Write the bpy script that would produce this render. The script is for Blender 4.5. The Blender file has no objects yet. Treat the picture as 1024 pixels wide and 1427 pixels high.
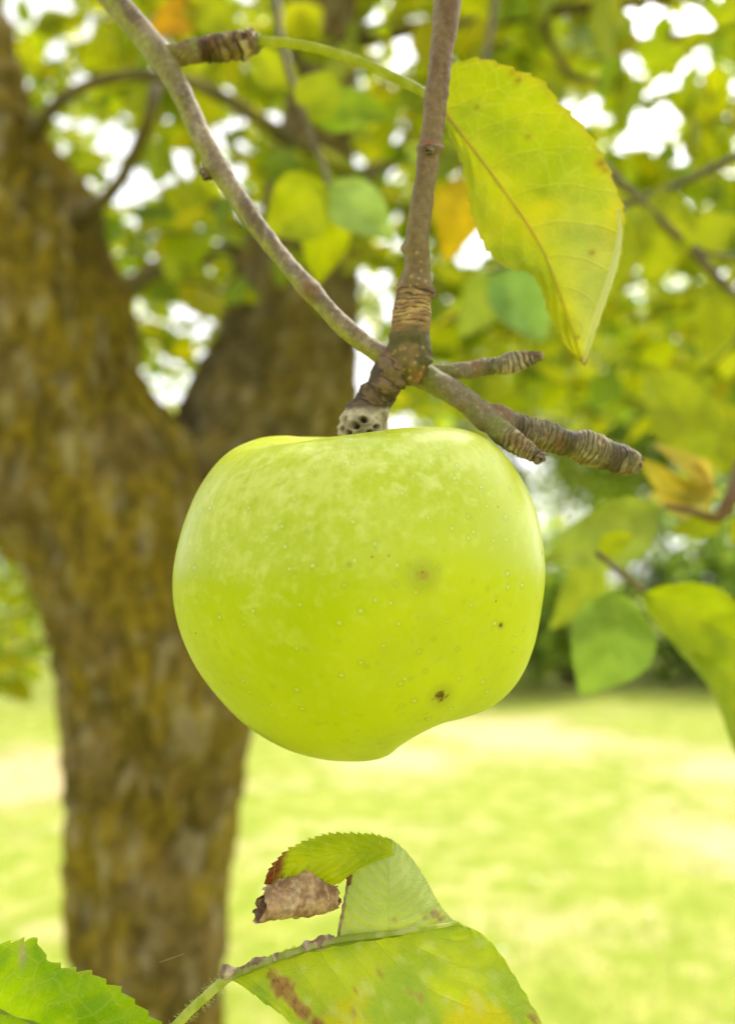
import bpy, math, random
import numpy as np
from mathutils import Vector, Matrix, noise
R = math.radians
S = bpy.context.scene
COL = S.collection

# ------------------------------------------------------------------ camera
W_PX, H_PX, F_PX = 1024.0, 1427.0, 1113.0     # photograph size and focal length in its pixels
CAM = Vector((0, 0, 1.5)); TILT = R(4.45)
cd = bpy.data.cameras.new('camera'); cam = bpy.data.objects.new('camera', cd); COL.objects.link(cam)
cam.location = CAM; cam.rotation_euler = (R(90) + TILT, 0, 0)
cd.sensor_fit = 'VERTICAL'; cd.sensor_height = 36; cd.lens = F_PX / H_PX * 36
cd.clip_start = 0.01; cd.clip_end = 500
cd.dof.use_dof = True; cd.dof.focus_distance = 0.166; cd.dof.aperture_fstop = cd.lens / 3.5
S.camera = cam
# ------------------------------------------------------------------ sky, sun, exposure
SUN_EL, SUN_AZ = R(52), R(35)                  # azimuth from +Y towards +X
w = bpy.data.worlds.new('World'); S.world = w; w.use_nodes = True
nt = w.node_tree; nt.nodes.clear()
sky = nt.nodes.new('ShaderNodeTexSky'); sky.sky_type = 'NISHITA'; sky.sun_disc = False
sky.sun_elevation = SUN_EL; sky.sun_rotation = SUN_AZ; sky.dust_density = 3.0
hs = nt.nodes.new('ShaderNodeHueSaturation'); hs.inputs['Saturation'].default_value = 0.08
bg = nt.nodes.new('ShaderNodeBackground'); bg.inputs[1].default_value = 0.15
wo = nt.nodes.new('ShaderNodeOutputWorld')
nt.links.new(sky.outputs[0], hs.inputs['Color']); nt.links.new(hs.outputs[0], bg.inputs[0]); nt.links.new(bg.outputs[0], wo.inputs[0])
sl = bpy.data.lights.new('sun', 'SUN'); sl.energy = 1.5; sl.angle = R(12); sl.color = (1, .94, .80)
so = bpy.data.objects.new('sun', sl); COL.objects.link(so)
sd = Vector((math.sin(SUN_AZ)*math.cos(SUN_EL), math.cos(SUN_AZ)*math.cos(SUN_EL), math.sin(SUN_EL)))
so.rotation_euler = sd.to_track_quat('Z', 'Y').to_euler()
S.view_settings.view_transform = 'Standard'; S.view_settings.look = 'None'
S.view_settings.gamma = 1; S.view_settings.use_curve_mapping = False
S.view_settings.exposure = 1.35

rng = np.random.default_rng(7); random.seed(7)
FW = Vector((0, math.cos(TILT), math.sin(TILT))); UP = Vector((0, -math.sin(TILT), math.cos(TILT)))
def P(px, py, d):
    """measured image position + distance along the view axis -> world point"""
    return CAM + Vector((1, 0, 0))*((px - W_PX/2)/F_PX*d) + UP*(-(py - H_PX/2)/F_PX*d) + FW*d
def PR(r, d): return r*d/F_PX
def project(v):
    q = Vector(v) - CAM; d = q.dot(FW)
    return W_PX/2 + q.x/d*F_PX, H_PX/2 - q.dot(UP)/d*F_PX, d

# ------------------------------------------------------------------ object helpers
def tag(o, label=None, cat=None, group=None, kind=None):
    if label: o['label'] = label
    if cat: o['category'] = cat
    if group: o['group'] = group
    if kind: o['kind'] = kind
    return o
def thing(name, loc, label, cat, group=None):
    o = bpy.data.objects.new(name, None); COL.objects.link(o); o.location = loc; o.empty_display_size = .02
    return tag(o, label, cat, group)
def wloc(o):
    v = Vector(o.location)
    while o.parent: o = o.parent; v += o.location
    return v
class MB:
    """collects vertices (world), faces, colours and uvs for ONE mesh"""
    def __init__(s): s.v = []; s.f = []; s.c = []; s.uv = []
    def add(s, v, f, c=None, uv=None):
        n = len(s.v); s.v.extend([tuple(p) for p in v]); s.f.extend([tuple(i+n for i in q) for q in f])
        s.c.extend(c if c is not None else [(1, 1, 1)]*len(v)); s.uv.extend(uv if uv is not None else [(0, 0)]*len(v))
    def build(s, name, mat, parent=None, smooth=True, label=None):
        base = wloc(parent) if parent else Vector((0, 0, 0))
        V = np.array(s.v, dtype=np.float64) - np.array(base)
        me = bpy.data.meshes.new(name); me.from_pydata(V.tolist(), [], s.f)
        ca = me.color_attributes.new('tint', 'FLOAT_COLOR', 'POINT')
        c4 = np.ones((len(s.v), 4), dtype=np.float32); c4[:, :3] = np.array(s.c, dtype=np.float32)
        ca.data.foreach_set('color', c4.ravel())
        ul = me.uv_layers.new(name='UVMap')
        li = np.zeros(len(me.loops), dtype=np.int32); me.loops.foreach_get('vertex_index', li)
        ul.data.foreach_set('uv', np.array(s.uv, dtype=np.float32)[li].ravel())
        me.polygons.foreach_set('use_smooth', [smooth]*len(me.polygons))
        me.materials.append(mat); me.update()
        o = bpy.data.objects.new(name, me); COL.objects.link(o)
        if parent: o.parent = parent
        if label: o['label'] = label
        return o

def catmull(pts, n):
    """resample a polyline (any dimension) to n points, smooth, even in length"""
    p = np.array(pts, dtype=float)
    if len(p) == 2: p = np.array([p[0], (p[0]+p[1])/2, p[1]])
    q = np.vstack([2*p[0]-p[1], p, 2*p[-1]-p[-2]]); out = []
    for i in range(len(p)-1):
        a, b, c, d = q[i:i+4]
        for t in np.linspace(0, 1, 24, endpoint=False):
            out.append(.5*((2*b)+(-a+c)*t+(2*a-5*b+4*c-d)*t*t+(-a+3*b-3*c+d)*t**3))
    out.append(p[-1]); out = np.array(out)
    L = np.concatenate([[0], np.cumsum(np.linalg.norm(np.diff(out[:, :3], axis=0), axis=1))])
    s = np.linspace(0, L[-1], n)
    return np.stack([np.interp(s, L, out[:, k]) for k in range(out.shape[1])], axis=1), L[-1]
def nz(x, y, z, oct=3): return noise.fractal(Vector((x, y, z)), 1.0, 2.0, oct)
def sstep(a, b, x):
    if a > b: return 1-sstep(b, a, x)
    t = min(1, max(0, (x-a)/(b-a))); return t*t*(3-2*t)
def mixc(a, b, t): return tuple(a[i]*(1-t)+b[i]*t for i in range(3))

def tube(mb, pts, nseg=20, step=.001, disp=None, colf=None, cap=True):
    """pts: world x,y,z,r rows. disp(s,L,ang,p)->added radius, colf(s,L,ang,p)->rgb"""
    _, L = catmull(pts, 8); n = max(4, int(L/step)); q, L = catmull(pts, n)
    T = np.gradient(q[:, :3], axis=0); T /= np.linalg.norm(T, axis=1)[:, None]
    t0 = Vector(T[0]); nrm = t0.orthogonal().normalized()
    ref = Vector((0, -1, 0)); ref = (ref - t0*ref.dot(t0))
    if ref.length > .2: nrm = ref.normalized()
    V = []; C = []; UV = []
    for i in range(n):
        t = Vector(T[i]); nrm = (nrm - t*nrm.dot(t)).normalized(); b = t.cross(nrm)
        c = Vector(q[i, :3]); r = q[i, 3]; s = L*i/(n-1)
        for k in range(nseg):
            a = 2*math.pi*k/nseg; dr = nrm*math.cos(a)+b*math.sin(a); p = c + dr*r
            rr = r + (disp(s, L, a, p) if disp else 0)
            V.append(c + dr*rr); C.append(colf(s, L, a, p) if colf else (1, 1, 1)); UV.append((k/nseg, s))
    F = [(i*nseg+k, i*nseg+(k+1) % nseg, (i+1)*nseg+(k+1) % nseg, (i+1)*nseg+k) for i in range(n-1) for k in range(nseg)]
    if cap:
        F.append(tuple(range(nseg))[::-1]); F.append(tuple((n-1)*nseg+k for k in range(nseg)))
    mb.add(V, F, C, UV); return q
def pp(lst, d=None):
    """rows (px,py,depth,rpx) -> world rows"""
    out = []
    for x, y, dd, r in lst: v = P(x, y, dd); out.append((v.x, v.y, v.z, PR(r, dd)))
    return out

# ------------------------------------------------------------------ material helpers
class NT:
    def __init__(s, name):
        s.m = bpy.data.materials.new(name); s.m.use_nodes = True; s.t = s.m.node_tree; s.t.nodes.clear()
        s.out = s.t.nodes.new('ShaderNodeOutputMaterial')
    def n(s, typ, **kw):
        d = s.t.nodes.new(typ)
        for k, v in kw.items(): setattr(d, k, v)
        return d
    def l(s, a, b): s.t.links.new(a, b)
    def inp(s, sock, v):
        if isinstance(v, bpy.types.NodeSocket): s.l(v, sock)
        elif v is not None:
            if sock.type == 'RGBA' and len(v) == 3: v = (*v, 1)
            sock.default_value = v
    def math(s, op, a, b=None, c=None, clamp=False):
        d = s.n('ShaderNodeMath', operation=op, use_clamp=clamp); s.inp(d.inputs[0], a); s.inp(d.inputs[1], b); s.inp(d.inputs[2], c); return d.outputs[0]
    def vmath(s, op, a, b=None, out=0):
        d = s.n('ShaderNodeVectorMath', operation=op); s.inp(d.inputs[0], a); s.inp(d.inputs[1], b); return d.outputs[out]
    def noise(s, vec, scale, detail=3, rough=.55, col=False, dist=0):
        d = s.n('ShaderNodeTexNoise'); s.inp(d.inputs['Vector'], vec); d.inputs['Scale'].default_value = scale
        d.inputs['Detail'].default_value = detail; d.inputs['Roughness'].default_value = rough; d.inputs['Distortion'].default_value = dist
        return d.outputs[1 if col else 0]
    def vor(s, vec, scale, feat='F1', rnd=1):
        d = s.n('ShaderNodeTexVoronoi', feature=feat); s.inp(d.inputs['Vector'], vec); d.inputs['Scale'].default_value = scale
        d.inputs['Randomness'].default_value = rnd; return d
    def ss(s, x, a, b, lo=0., hi=1.):
        d = s.n('ShaderNodeMapRange', interpolation_type='SMOOTHSTEP'); s.inp(d.inputs[0], x)
        for i, v in zip((1, 2, 3, 4), (a, b, lo, hi)): s.inp(d.inputs[i], v)
        return d.outputs[0]
    def mix(s, f, a, b, mode='MIX'):
        d = s.n('ShaderNodeMix', data_type='RGBA', blend_type=mode); s.inp(d.inputs[0], f); s.inp(d.inputs[6], a); s.inp(d.inputs[7], b); return d.outputs[2]
    def bump(s, h, strength, dist, nrm=None):
        d = s.n('ShaderNodeBump'); s.inp(d.inputs['Height'], h); d.inputs['Strength'].default_value = strength; d.inputs['Distance'].default_value = dist
        if nrm: s.l(nrm, d.inputs['Normal'])
        return d.outputs[0]
    def bsdf(s, col, rough, nrm=None, spec=.5, **kw):
        d = s.n('ShaderNodeBsdfPrincipled'); s.inp(d.inputs['Base Color'], col); s.inp(d.inputs['Roughness'], rough)
        d.inputs['Specular IOR Level'].default_value = spec
        if nrm: s.l(nrm, d.inputs['Normal'])
        for k, v in kw.items(): s.inp(d.inputs[k.replace('_', ' ')], v)
        return d.outputs[0]
    def tint(s):
        return s.n('ShaderNodeAttribute', attribute_name='tint').outputs['Color']
    def obj(s): return s.n('ShaderNodeTexCoord').outputs['Object']
    def uv(s): return s.n('ShaderNodeTexCoord').outputs['UV']
    def done(s, sh): s.l(sh, s.out.inputs[0]); return s.m

def mat_leaf(name, trans=.45, fine=False, gloss=.45):
    """two-sided leaf: own colour from 'tint', paler underside, light shining through"""
    t = NT(name); tint = t.tint(); ob = t.obj()
    n1 = t.noise(ob, 90 if fine else 12, 3)
    col = t.mix(t.ss(n1, .3, .75), tint, t.vmath('MULTIPLY', tint, (.72, .8, .7)))
    nrm = None
    if fine:
        uv = t.uv(); sp = t.n('ShaderNodeSeparateXYZ'); t.l(uv, sp.inputs[0]); u, v = sp.outputs[0], sp.outputs[1]
        av = t.math('ABSOLUTE', t.math('SUBTRACT', v, .5)); av = t.math('MULTIPLY', av, 2)
        wob = t.math('MULTIPLY', t.math('SUBTRACT', t.noise(ob, 60, 2), .5), .05)
        ph = t.math('ADD', t.math('SUBTRACT', u, t.math('MULTIPLY', t.math('POWER', av, 1.3), .2)), wob)
        fr = t.math('ABSOLUTE', t.math('SUBTRACT', t.math('FRACT', t.math('MULTIPLY', ph, 9.0)), .5))
        vein = t.ss(fr, 0.0, .055, 1, 0)
        mid = t.ss(av, .0, .028, 1, 0)
        vo = t.vor(ob, 620, 'DISTANCE_TO_EDGE'); net = t.ss(vo.outputs[0], 0, .12, 1, 0)
        vo2 = t.vor(ob, 190, 'DISTANCE_TO_EDGE'); net2 = t.ss(vo2.outputs[0], 0, .06, 1, 0)
        vv = t.math('MAXIMUM', vein, mid)
        col = t.mix(t.math('MULTIPLY', vv, .17), col, t.mix(.5, tint, (.62, .55, .15)))
        col = t.mix(t.math('MULTIPLY', net2, .16), col, (.5, .52, .12))
        col = t.mix(t.ss(t.noise(ob, 900, 2), .62, .8, 0, .25), col, (.6, .62, .3))
        h = t.math('ADD', t.math('MULTIPLY', vv, -1.0), t.math('MULTIPLY', t.math('MAXIMUM', net, net2), -.35))
        nrm = t.bump(h, .45, .0004)
    geo = t.n('ShaderNodeNewGeometry')
    under = t.mix(.35, col, (.50, .56, .34))
    c2 = t.mix(geo.outputs['Backfacing'], col, under)
    b = t.bsdf(c2, gloss, nrm, .22)
    tr = t.n('ShaderNodeBsdfTranslucent'); t.l(t.mix(1.0, col, (1.25, 1.2, .5), 'MULTIPLY'), tr.inputs[0])
    if nrm: t.l(nrm, tr.inputs['Normal'])
    ms = t.n('ShaderNodeMixShader'); ms.inputs[0].default_value = trans; t.l(b, ms.inputs[1]); t.l(tr.outputs[0], ms.inputs[2])
    return t.done(ms.outputs[0])

def mat_bark(name, scale=1.0, strength=.40, rough=.85, dist=.0005, fine=2600):
    t = NT(name); tint = t.tint(); ob = t.obj()
    n1 = t.noise(ob, fine*.25, 5, .65); n2 = t.noise(ob, fine, 3, .6)
    col = t.mix(t.ss(n1, .35, .7), t.vmath('MULTIPLY', tint, (.80, .78, .75)), t.vmath('MULTIPLY', tint, (1.15, 1.13, 1.1)))
    col = t.mix(t.ss(n2, .60, .78, 0, .18), col, (.40, .36, .26))
    nrm = t.bump(t.math('ADD', n1, t.math('MULTIPLY', n2, .4)), strength, dist)
    return t.done(t.bsdf(col, rough, nrm, .3))

M_LEAF = mat_leaf('leaf_far', .6)
M_HERO = mat_leaf('leaf_near', .42, True, .52)
M_TWIG = mat_bark('twig_bark', rough=.62)
M_TRUNK = mat_bark('trunk_bark', strength=.9, dist=.012, fine=90, rough=.95)
# ------------------------------------------------------------------ ground
def ground_mat():
    t = NT('lawn'); ob = t.obj()
    st_ = t.vmath('MULTIPLY', ob, (.55, 1, 1)); a = t.noise(st_, .8, 5, .65); b = t.noise(ob, 5, 3, .6); c = t.noise(ob, 60, 2)
    g = t.mix(t.ss(b, .35, .65), (.27, .34, .035), (.41, .425, .085))
    g = t.mix(t.ss(c, .4, .7, 0, .5), g, (.18, .22, .02))
    s = t.mix(t.ss(c, .3, .7), (.58, .47, .27), (.50, .43, .20))
    f = t.ss(t.math('ADD', a, t.math('MULTIPLY', t.math('SUBTRACT', b, .5), .5)), .47, .66)
    g = t.mix(t.math('MULTIPLY', f, .5), g, s)
    for x_, y_, r_ in [(2.0, 4.6, .75), (1.4, 7.6, 1.3), (2.9, 6.2, 1.0), (-2.6, 6.0, 1.2), (.25, 6.6, .8)]:   # worn dry patches
        dd = t.vmath('DISTANCE', ob, (x_, y_, 0), out=1); dd = t.math('ADD', dd, t.math('MULTIPLY', t.math('SUBTRACT', t.noise(ob, 1.6, 4, .6), .5), r_*1.6))
        g = t.mix(t.ss(dd, r_*.2, r_, .75, 0), g, (.60, .45, .28))
    return t.done(t.bsdf(g, .9, t.bump(c, .6, .02), .15))
n = 60; gv = []; 
for j in range(n+1):
    for i in range(n+1):
        x = -110 + 220*i/n; y = -60 + 220*j/n
        gv.append((x, y, .03*nz(x*.3, y*.3, 0)*(1 if abs(x) < 60 else 0)))
mb = MB(); mb.add(gv, [(j*(n+1)+i, j*(n+1)+i+1, (j+1)*(n+1)+i+1, (j+1)*(n+1)+i) for j in range(n) for i in range(n)])
tag(mb.build('lawn', ground_mat()), kind='structure')

def mat_grass():
    t = NT('grass_blade'); tint = t.tint()
    b = t.bsdf(tint, .6, None, .3); tr = t.n('ShaderNodeBsdfTranslucent'); t.l(tint, tr.inputs[0])
    ms = t.n('ShaderNodeMixShader'); ms.inputs[0].default_value = .35; t.l(b, ms.inputs[1]); t.l(tr.outputs[0], ms.inputs[2]); return t.done(ms.outputs[0])
def raw_mesh(name, V, F, C, mat, parent=None, smooth=False):
    me = bpy.data.meshes.new(name); k = F.shape[1]
    base = np.array(wloc(parent)) if parent else np.zeros(3)
    me.vertices.add(len(V)); me.vertices.foreach_set('co', (V-base).astype(np.float32).ravel())
    me.loops.add(F.size); me.loops.foreach_set('vertex_index', F.astype(np.int32).ravel())
    me.polygons.add(len(F)); me.polygons.foreach_set('loop_start', np.arange(0, F.size, k, dtype=np.int32))
    me.polygons.foreach_set('use_smooth', [smooth]*len(F))
    ca = me.color_attributes.new('tint', 'FLOAT_COLOR', 'POINT'); c4 = np.ones((len(V), 4), dtype=np.float32); c4[:, :3] = C
    ca.data.foreach_set('color', c4.ravel()); me.materials.append(mat); me.update(calc_edges=True); me.validate()
    o = bpy.data.objects.new(name, me); COL.objects.link(o); o.parent = parent; return o
# grass blades where the lawn is near enough to show them
N = 42000
gy = 1.2 + 8*rng.random(N)**1.3; gx = (rng.random(N)-.5)*(2.2+gy*1.25)
gh = .018+.03*rng.random(N); ga = rng.random(N)*6.283; ln = rng.normal(0, .012, (N, 2))
wd = .0035
V = np.zeros((N, 3, 3)); V[:, 0] = np.stack([gx-np.cos(ga)*wd, gy-np.sin(ga)*wd, np.full(N, -.02)], 1)
V[:, 1] = np.stack([gx+np.cos(ga)*wd, gy+np.sin(ga)*wd, np.full(N, -.02)], 1); V[:, 2] = np.stack([gx+ln[:, 0], gy+ln[:, 1], gh], 1)
gc = np.array([.32, .36, .04])*(.7+.6*rng.random((N, 1))); st = rng.random(N) < .2; gc[st] = np.array([.5, .44, .2])
tag(raw_mesh('grass', V.reshape(-1, 3), np.arange(N*3).reshape(-1, 3), np.repeat(gc, 3, 0), mat_grass()), 'short lawn grass blades under the apple tree', 'grass', kind='stuff')

# ------------------------------------------------------------------ foliage generator
LT = np.array([(0, 0, 0), (-.26, .22, .05), (-.36, .5, .09), (-.22, .8, .04), (0, 1, -.06), (.22, .8, .04), (.36, .5, .09), (.26, .22, .05), (0, .5, 0)], dtype=float)
LF = np.array([(0, 8, 2, 1), (8, 4, 3, 2), (0, 7, 6, 8), (8, 6, 5, 4)])
LT2 = np.array([(0, 0, 0), (-.38, .5, .08), (0, 1, 0), (.38, .5, .08)], dtype=float); LF2 = np.array([(0, 3, 2, 1)])
def frames(D, Nn):
    D = D/np.linalg.norm(D, axis=1)[:, None]; X = np.cross(D, Nn); X /= np.linalg.norm(X, axis=1)[:, None]; Z = np.cross(X, D); return X, D, Z
def leaves(pos, D, Nn, size, cols, T=LT, Fc=LF):
    X, Y, Z = frames(D, Nn); n = len(pos)
    V = pos[:, None] + size[:, None, None]*(T[None, :, 0, None]*X[:, None]+T[None, :, 1, None]*Y[:, None]+T[None, :, 2, None]*Z[:, None])
    Fa = (Fc[None]+np.arange(n)[:, None, None]*len(T)).reshape(-1, 4)
    return V.reshape(-1, 3), Fa, np.repeat(cols, len(T), 0)
G_PAL = np.array([(.38, .46, .008), (.50, .54, .008), (.60, .60, .010), (.26, .38, .040), (.68, .60, .012)])
def pal(n, P_=G_PAL, p=None, var=.2):
    c = P_[rng.choice(len(P_), n, p=p)]; return c*(1+rng.normal(0, var, (n, 1))).clip(.5, 1.5)

# ------------------------------------------------------------------ the apple tree: trunk, limbs, branches, crown
TREE = thing('apple_tree', P(205, 800, 1.22).xyz*1.0, 'old apple tree with mossy forked trunk and leafy crown standing on the lawn', 'tree')
TREE.location.z = 0
def plate(p):   # fissures run up the trunk
    """bark relief: plates split by dark upright fissures; 1 on a plate, 0 in a crack"""
    a = abs(nz(p.x*34+7, p.y*34, p.z*8, 4)); b = abs(nz(p.x*60, p.y*60+3, p.z*22, 3)); return min(sstep(0, .16, a), .35+.65*sstep(0, .2, b))
def bark_disp(k):
    def f(s, L, a, p): return (nz(p.x*8, p.y*8, p.z*5, 3)*.022 + nz(p.x*45, p.y*45, p.z*25, 3)*.007 + (plate(p)-.7)*.013)*k
    return f
def bark_col(mossy=1.0):
    def f(s, L, a, p):
        m = sstep(-.35, .35, nz(p.x*9, p.y*9, p.z*7+3, 4)+.1*mossy)*mossy
        c = mixc((.195, .150, .070) if mossy < .6 else (.235, .163, .048), (.275, .198, .012), m)
        c = mixc(c, (.20, .125, .015), sstep(.1, .5, nz(p.x*15, p.y*15+9, p.z*12, 3))*.3*mossy)
        c = mixc((.085, .060, .012), c, .42+.58*plate(p))
        c = mixc(c, (.085, .065, .012), sstep(.05, .45, nz(p.x*28+5, p.y*28, p.z*14, 4))*.6)
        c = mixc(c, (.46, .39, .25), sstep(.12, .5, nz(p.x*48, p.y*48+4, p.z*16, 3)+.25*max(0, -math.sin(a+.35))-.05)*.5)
        return c
    return f
trunk_pts = [(P(205, 1427, 1.22).x-.01, P(205, 1427, 1.22).y, -.12, .20), (P(205, 1427, 1.22).x, P(205, 1427, 1.22).y, .05, .165), (P(203, 1427, 1.22).x, P(203, 1427, 1.22).y, .35, .132)] + \
    pp([(203, 1427, 1.22, 104), (209, 1250, 1.22, 107), (218, 1050, 1.22, 114), (208, 900, 1.22, 124), (190, 800, 1.22, 138), (160, 710, 1.22, 132), (130, 640, 1.22, 105), (115, 590, 1.22, 60)])
mb = MB(); tube(mb, trunk_pts, 150, .008, bark_disp(1), bark_col()); mb.build('trunk', M_TRUNK, TREE)
mb = MB(); tube(mb, pp([(175, 800, 1.22, 105), (130, 680, 1.21, 140), (82, 560, 1.20, 128), (50, 440, 1.20, 124), (8, 310, 1.21, 118), (-48, 190, 1.22, 102), (-90, 70, 1.24, 97), (-130, -80, 1.3, 90), (-190, -350, 1.45, 75), (-260, -800, 1.8, 50)]), 140, .008, bark_disp(1), bark_col()); mb.build('limb', M_TRUNK, TREE)
mb = MB(); tube(mb, pp([(235, 880, 1.27, 70), (280, 740, 1.30, 100), (338, 650, 1.36, 112), (385, 550, 1.42, 112), (412, 430, 1.46, 90), (432, 330, 1.5, 68), (440, 200, 1.56, 50), (445, 60, 1.64, 46), (452, -120, 1.8, 42), (470, -500, 2.1, 30)]), 110, .010, bark_disp(.9), bark_col(.45)); mb.build('limb', M_TRUNK, TREE)
mb = MB(); tube(mb, pp([(60, 360, 1.2, 60), (105, 320, 1.19, 42), (128, 296, 1.18, 26), (138, 288, 1.18, 12)]), 40, .006, bark_disp(.5), bark_col(.3)); mb.build('branch_stub', M_TRUNK, TREE)
BR = [  # secondary branches that show between the leaves
    [(115, 305, 1.15, 12), (160, 262, 1.0, 9), (198, 190, .85, 9), (216, 130, .83, 8), (232, 60, 1.3, 6), (250, -60, 1.4, 5)],
    [(40, 195, 1.2, 12), (75, 150, 1.0, 9), (115, 122, .84, 8), (180, 106, .8, 8), (240, 108, .8, 8), (310, 135, .9, 9), (380, 180, 1.1, 11), (440, 225, 1.5, 14)],
    [(160, 420, 1.22, 14), (220, 375, 1.4, 13), (290, 355, 1.6, 13), (360, 335, 1.7, 12), (480, 260, 1.8, 10)],
    [(400, 470, 1.45, 14), (300, 300, 1.9, 10), (260, 150, 2.1, 9), (230, -40, 2.3, 8)],
    [(450, 60, 1.65, 20), (560, 42, 1.5, 11), (650, 36, 1.2, 9), (760, 17, 1.05, 8), (880, 3, .95, 7), (1060, -30, .9, 6)],
    [(752, 18, 1.05, 6), (768, 60, 1.03, 6), (792, 103, 1.0, 5), (835, 115, .98, 4)],
    [(450, 300, 1.55, 22), (560, 210, 1.9, 14), (700, 120, 2.3, 12), (900, 60, 2.7, 9), (1150, 40, 3, 7)],
    [(445, 120, 1.62, 20), (520, -40, 2.0, 14), (640, -150, 2.4, 10), (850, -260, 2.8, 8)],
    [(-90, 80, 1.25, 30), (-20, -50, 1.6, 18), (100, -160, 2.0, 14), (300, -260, 2.3, 10)],
    [(452, -100, 1.8, 24), (600, -300, 1.6, 14), (760, -480, 1.2, 11), (900, -900, 1.0, 8)],
    [(460, -300, 1.9, 20), (440, -500, 1.4, 12), (430, -900, 1.1, 8)]]
for b in BR:
    mb = MB(); tube(mb, pp(b), 14, .02, lambda s, L, a, p: nz(p.x*60, p.y*60, p.z*60)*.0012, lambda s, L, a, p: mixc((.14, .11, .06), (.22, .18, .04), sstep(-.2, .4, nz(p.x*20, p.y*20, p.z*20)))); mb.build('branch', M_TRUNK, TREE)

# crown: leaf sprays on short twigs filling the canopy round the limbs, thin in places
HOLES = [(185, 205, 45), (245, 225, 52), (165, 240, 42), (150, 190, 35), (85, 15, 48), (130, 40, 45), (310, 190, 32), (335, 240, 24), (70, 75, 30), (232, 165, 35), (375, 95, 22), (850, 145, 45), (915, 175, 50), (935, 225, 36),
         (965, 30, 62), (905, 20, 46), (880, 95, 34), (540, 415, 28), (695, 490, 20), (262, 500, 18), (215, 540, 16), (570, 30, 28), (655, 340, 18), (645, 355, 18), (20, 5, 40), (465, 585, 24), (1015, 260, 40), (740, 385, 22), (300, 445, 16), (200, 400, 16)]
cp = []; cs = []
def spray_ok(q):
    x, y, d = project(q)
    if d < .3: return True
    for hx, hy, hr in HOLES:
        if (x-hx)**2+(y-hy)**2 < (hr*.37)**2 and rng.random() < .86: return False
    return True
LP = []; LD = []; LNn = []; LS = []; LC = []; twV = []; 
mbt = MB()
def spray(c, nl, sz, palp, check=True):
    """one leafy twig: a bent stem carrying nl leaves"""
    dr = Vector((rng.normal(0, 1), rng.normal(0, 1), rng.normal(-.15, .5))).normalized(); Ls = .10+.16*rng.random()
    a = c - dr*Ls*.5; m = c + Vector((0, 0, .02)); e = c + dr*Ls*.5
    if check and not (spray_ok(a) and spray_ok(e) and spray_ok(c)): return
    tube(mbt, [(*a, .0028), (*m, .002), (*e, .0012)], 5, .05, None, lambda s, L, a_, p: (.10, .08, .05), False)
    for i in range(nl):
        t = (i+.5)/nl; p = a.lerp(e, t) + Vector((0, 0, .02))*(1-abs(2*t-1)) 
        d = (Vector((rng.normal(), rng.normal(), rng.normal(-.35, .6))).normalized()*1.1 + dr*.4).normalized()
        q = p + d*sz
        if check and not (spray_ok(q) and spray_ok(p+d*sz*.5)): continue
        LP.append(p); LD.append(d); LNn.append(Vector((rng.normal(0, .6), rng.normal(-.3, .6), 1))); LS.append(sz*(.75+.5*rng.random())); LC.append(palp)
def depth_min(x, y): return .8
k = 0
while k < 1550:      # canopy in front of the lens
    x = -160+1350*rng.random(); y = -170+820*rng.random(); d = .85+3.2*rng.random()**.7
    lim = 610 if x > 520 else (470 if x > 380 else 560)
    if y > lim - 60*rng.random()*(1 if x > 520 else 1): continue
    if x < 250-.25*abs(y-300)*(y < 300) and d < 1.4: continue
    if 330 < x < 520 and d < 1.75 and rng.random() < .8: continue
    k += 1; spray(P(x, y, d), int(7+6*rng.random()), .068, 0)
for i in range(300):  # the rest of the canopy: beside, above and behind
    an = rng.random()*6.283; rr = .5+2.3*rng.random()**.6; z = 2.5+2.2*rng.random()
    p = Vector((-.2+rr*math.cos(an), 1.6+rr*.9*math.sin(an), z - .1*rr*rr*.6))
    x, y, d = project(p)
    if d > .05 and -200 < x < 1250 and y > -200: continue
    if p.y < .35 and rng.random() < .75: continue
    spray(p, 9, .075, 0, False)
for i in range(16):  # low leaves left of the trunk
    spray(P(-20+70*rng.random(), 800+170*rng.random(), 1.5+.8*rng.random()), 7, .06, 0, False)
n = len(LP); A = lambda q: np.array([tuple(v) for v in q])
V, F, C = leaves(A(LP), A(LD), A(LNn), np.array(LS), pal(n, p=[.27, .3, .22, .13, .08]))
raw_mesh('crown', V, F, C, M_LEAF, TREE, True)
mbt.build('crown_twigs', M_TRUNK, TREE)

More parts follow.
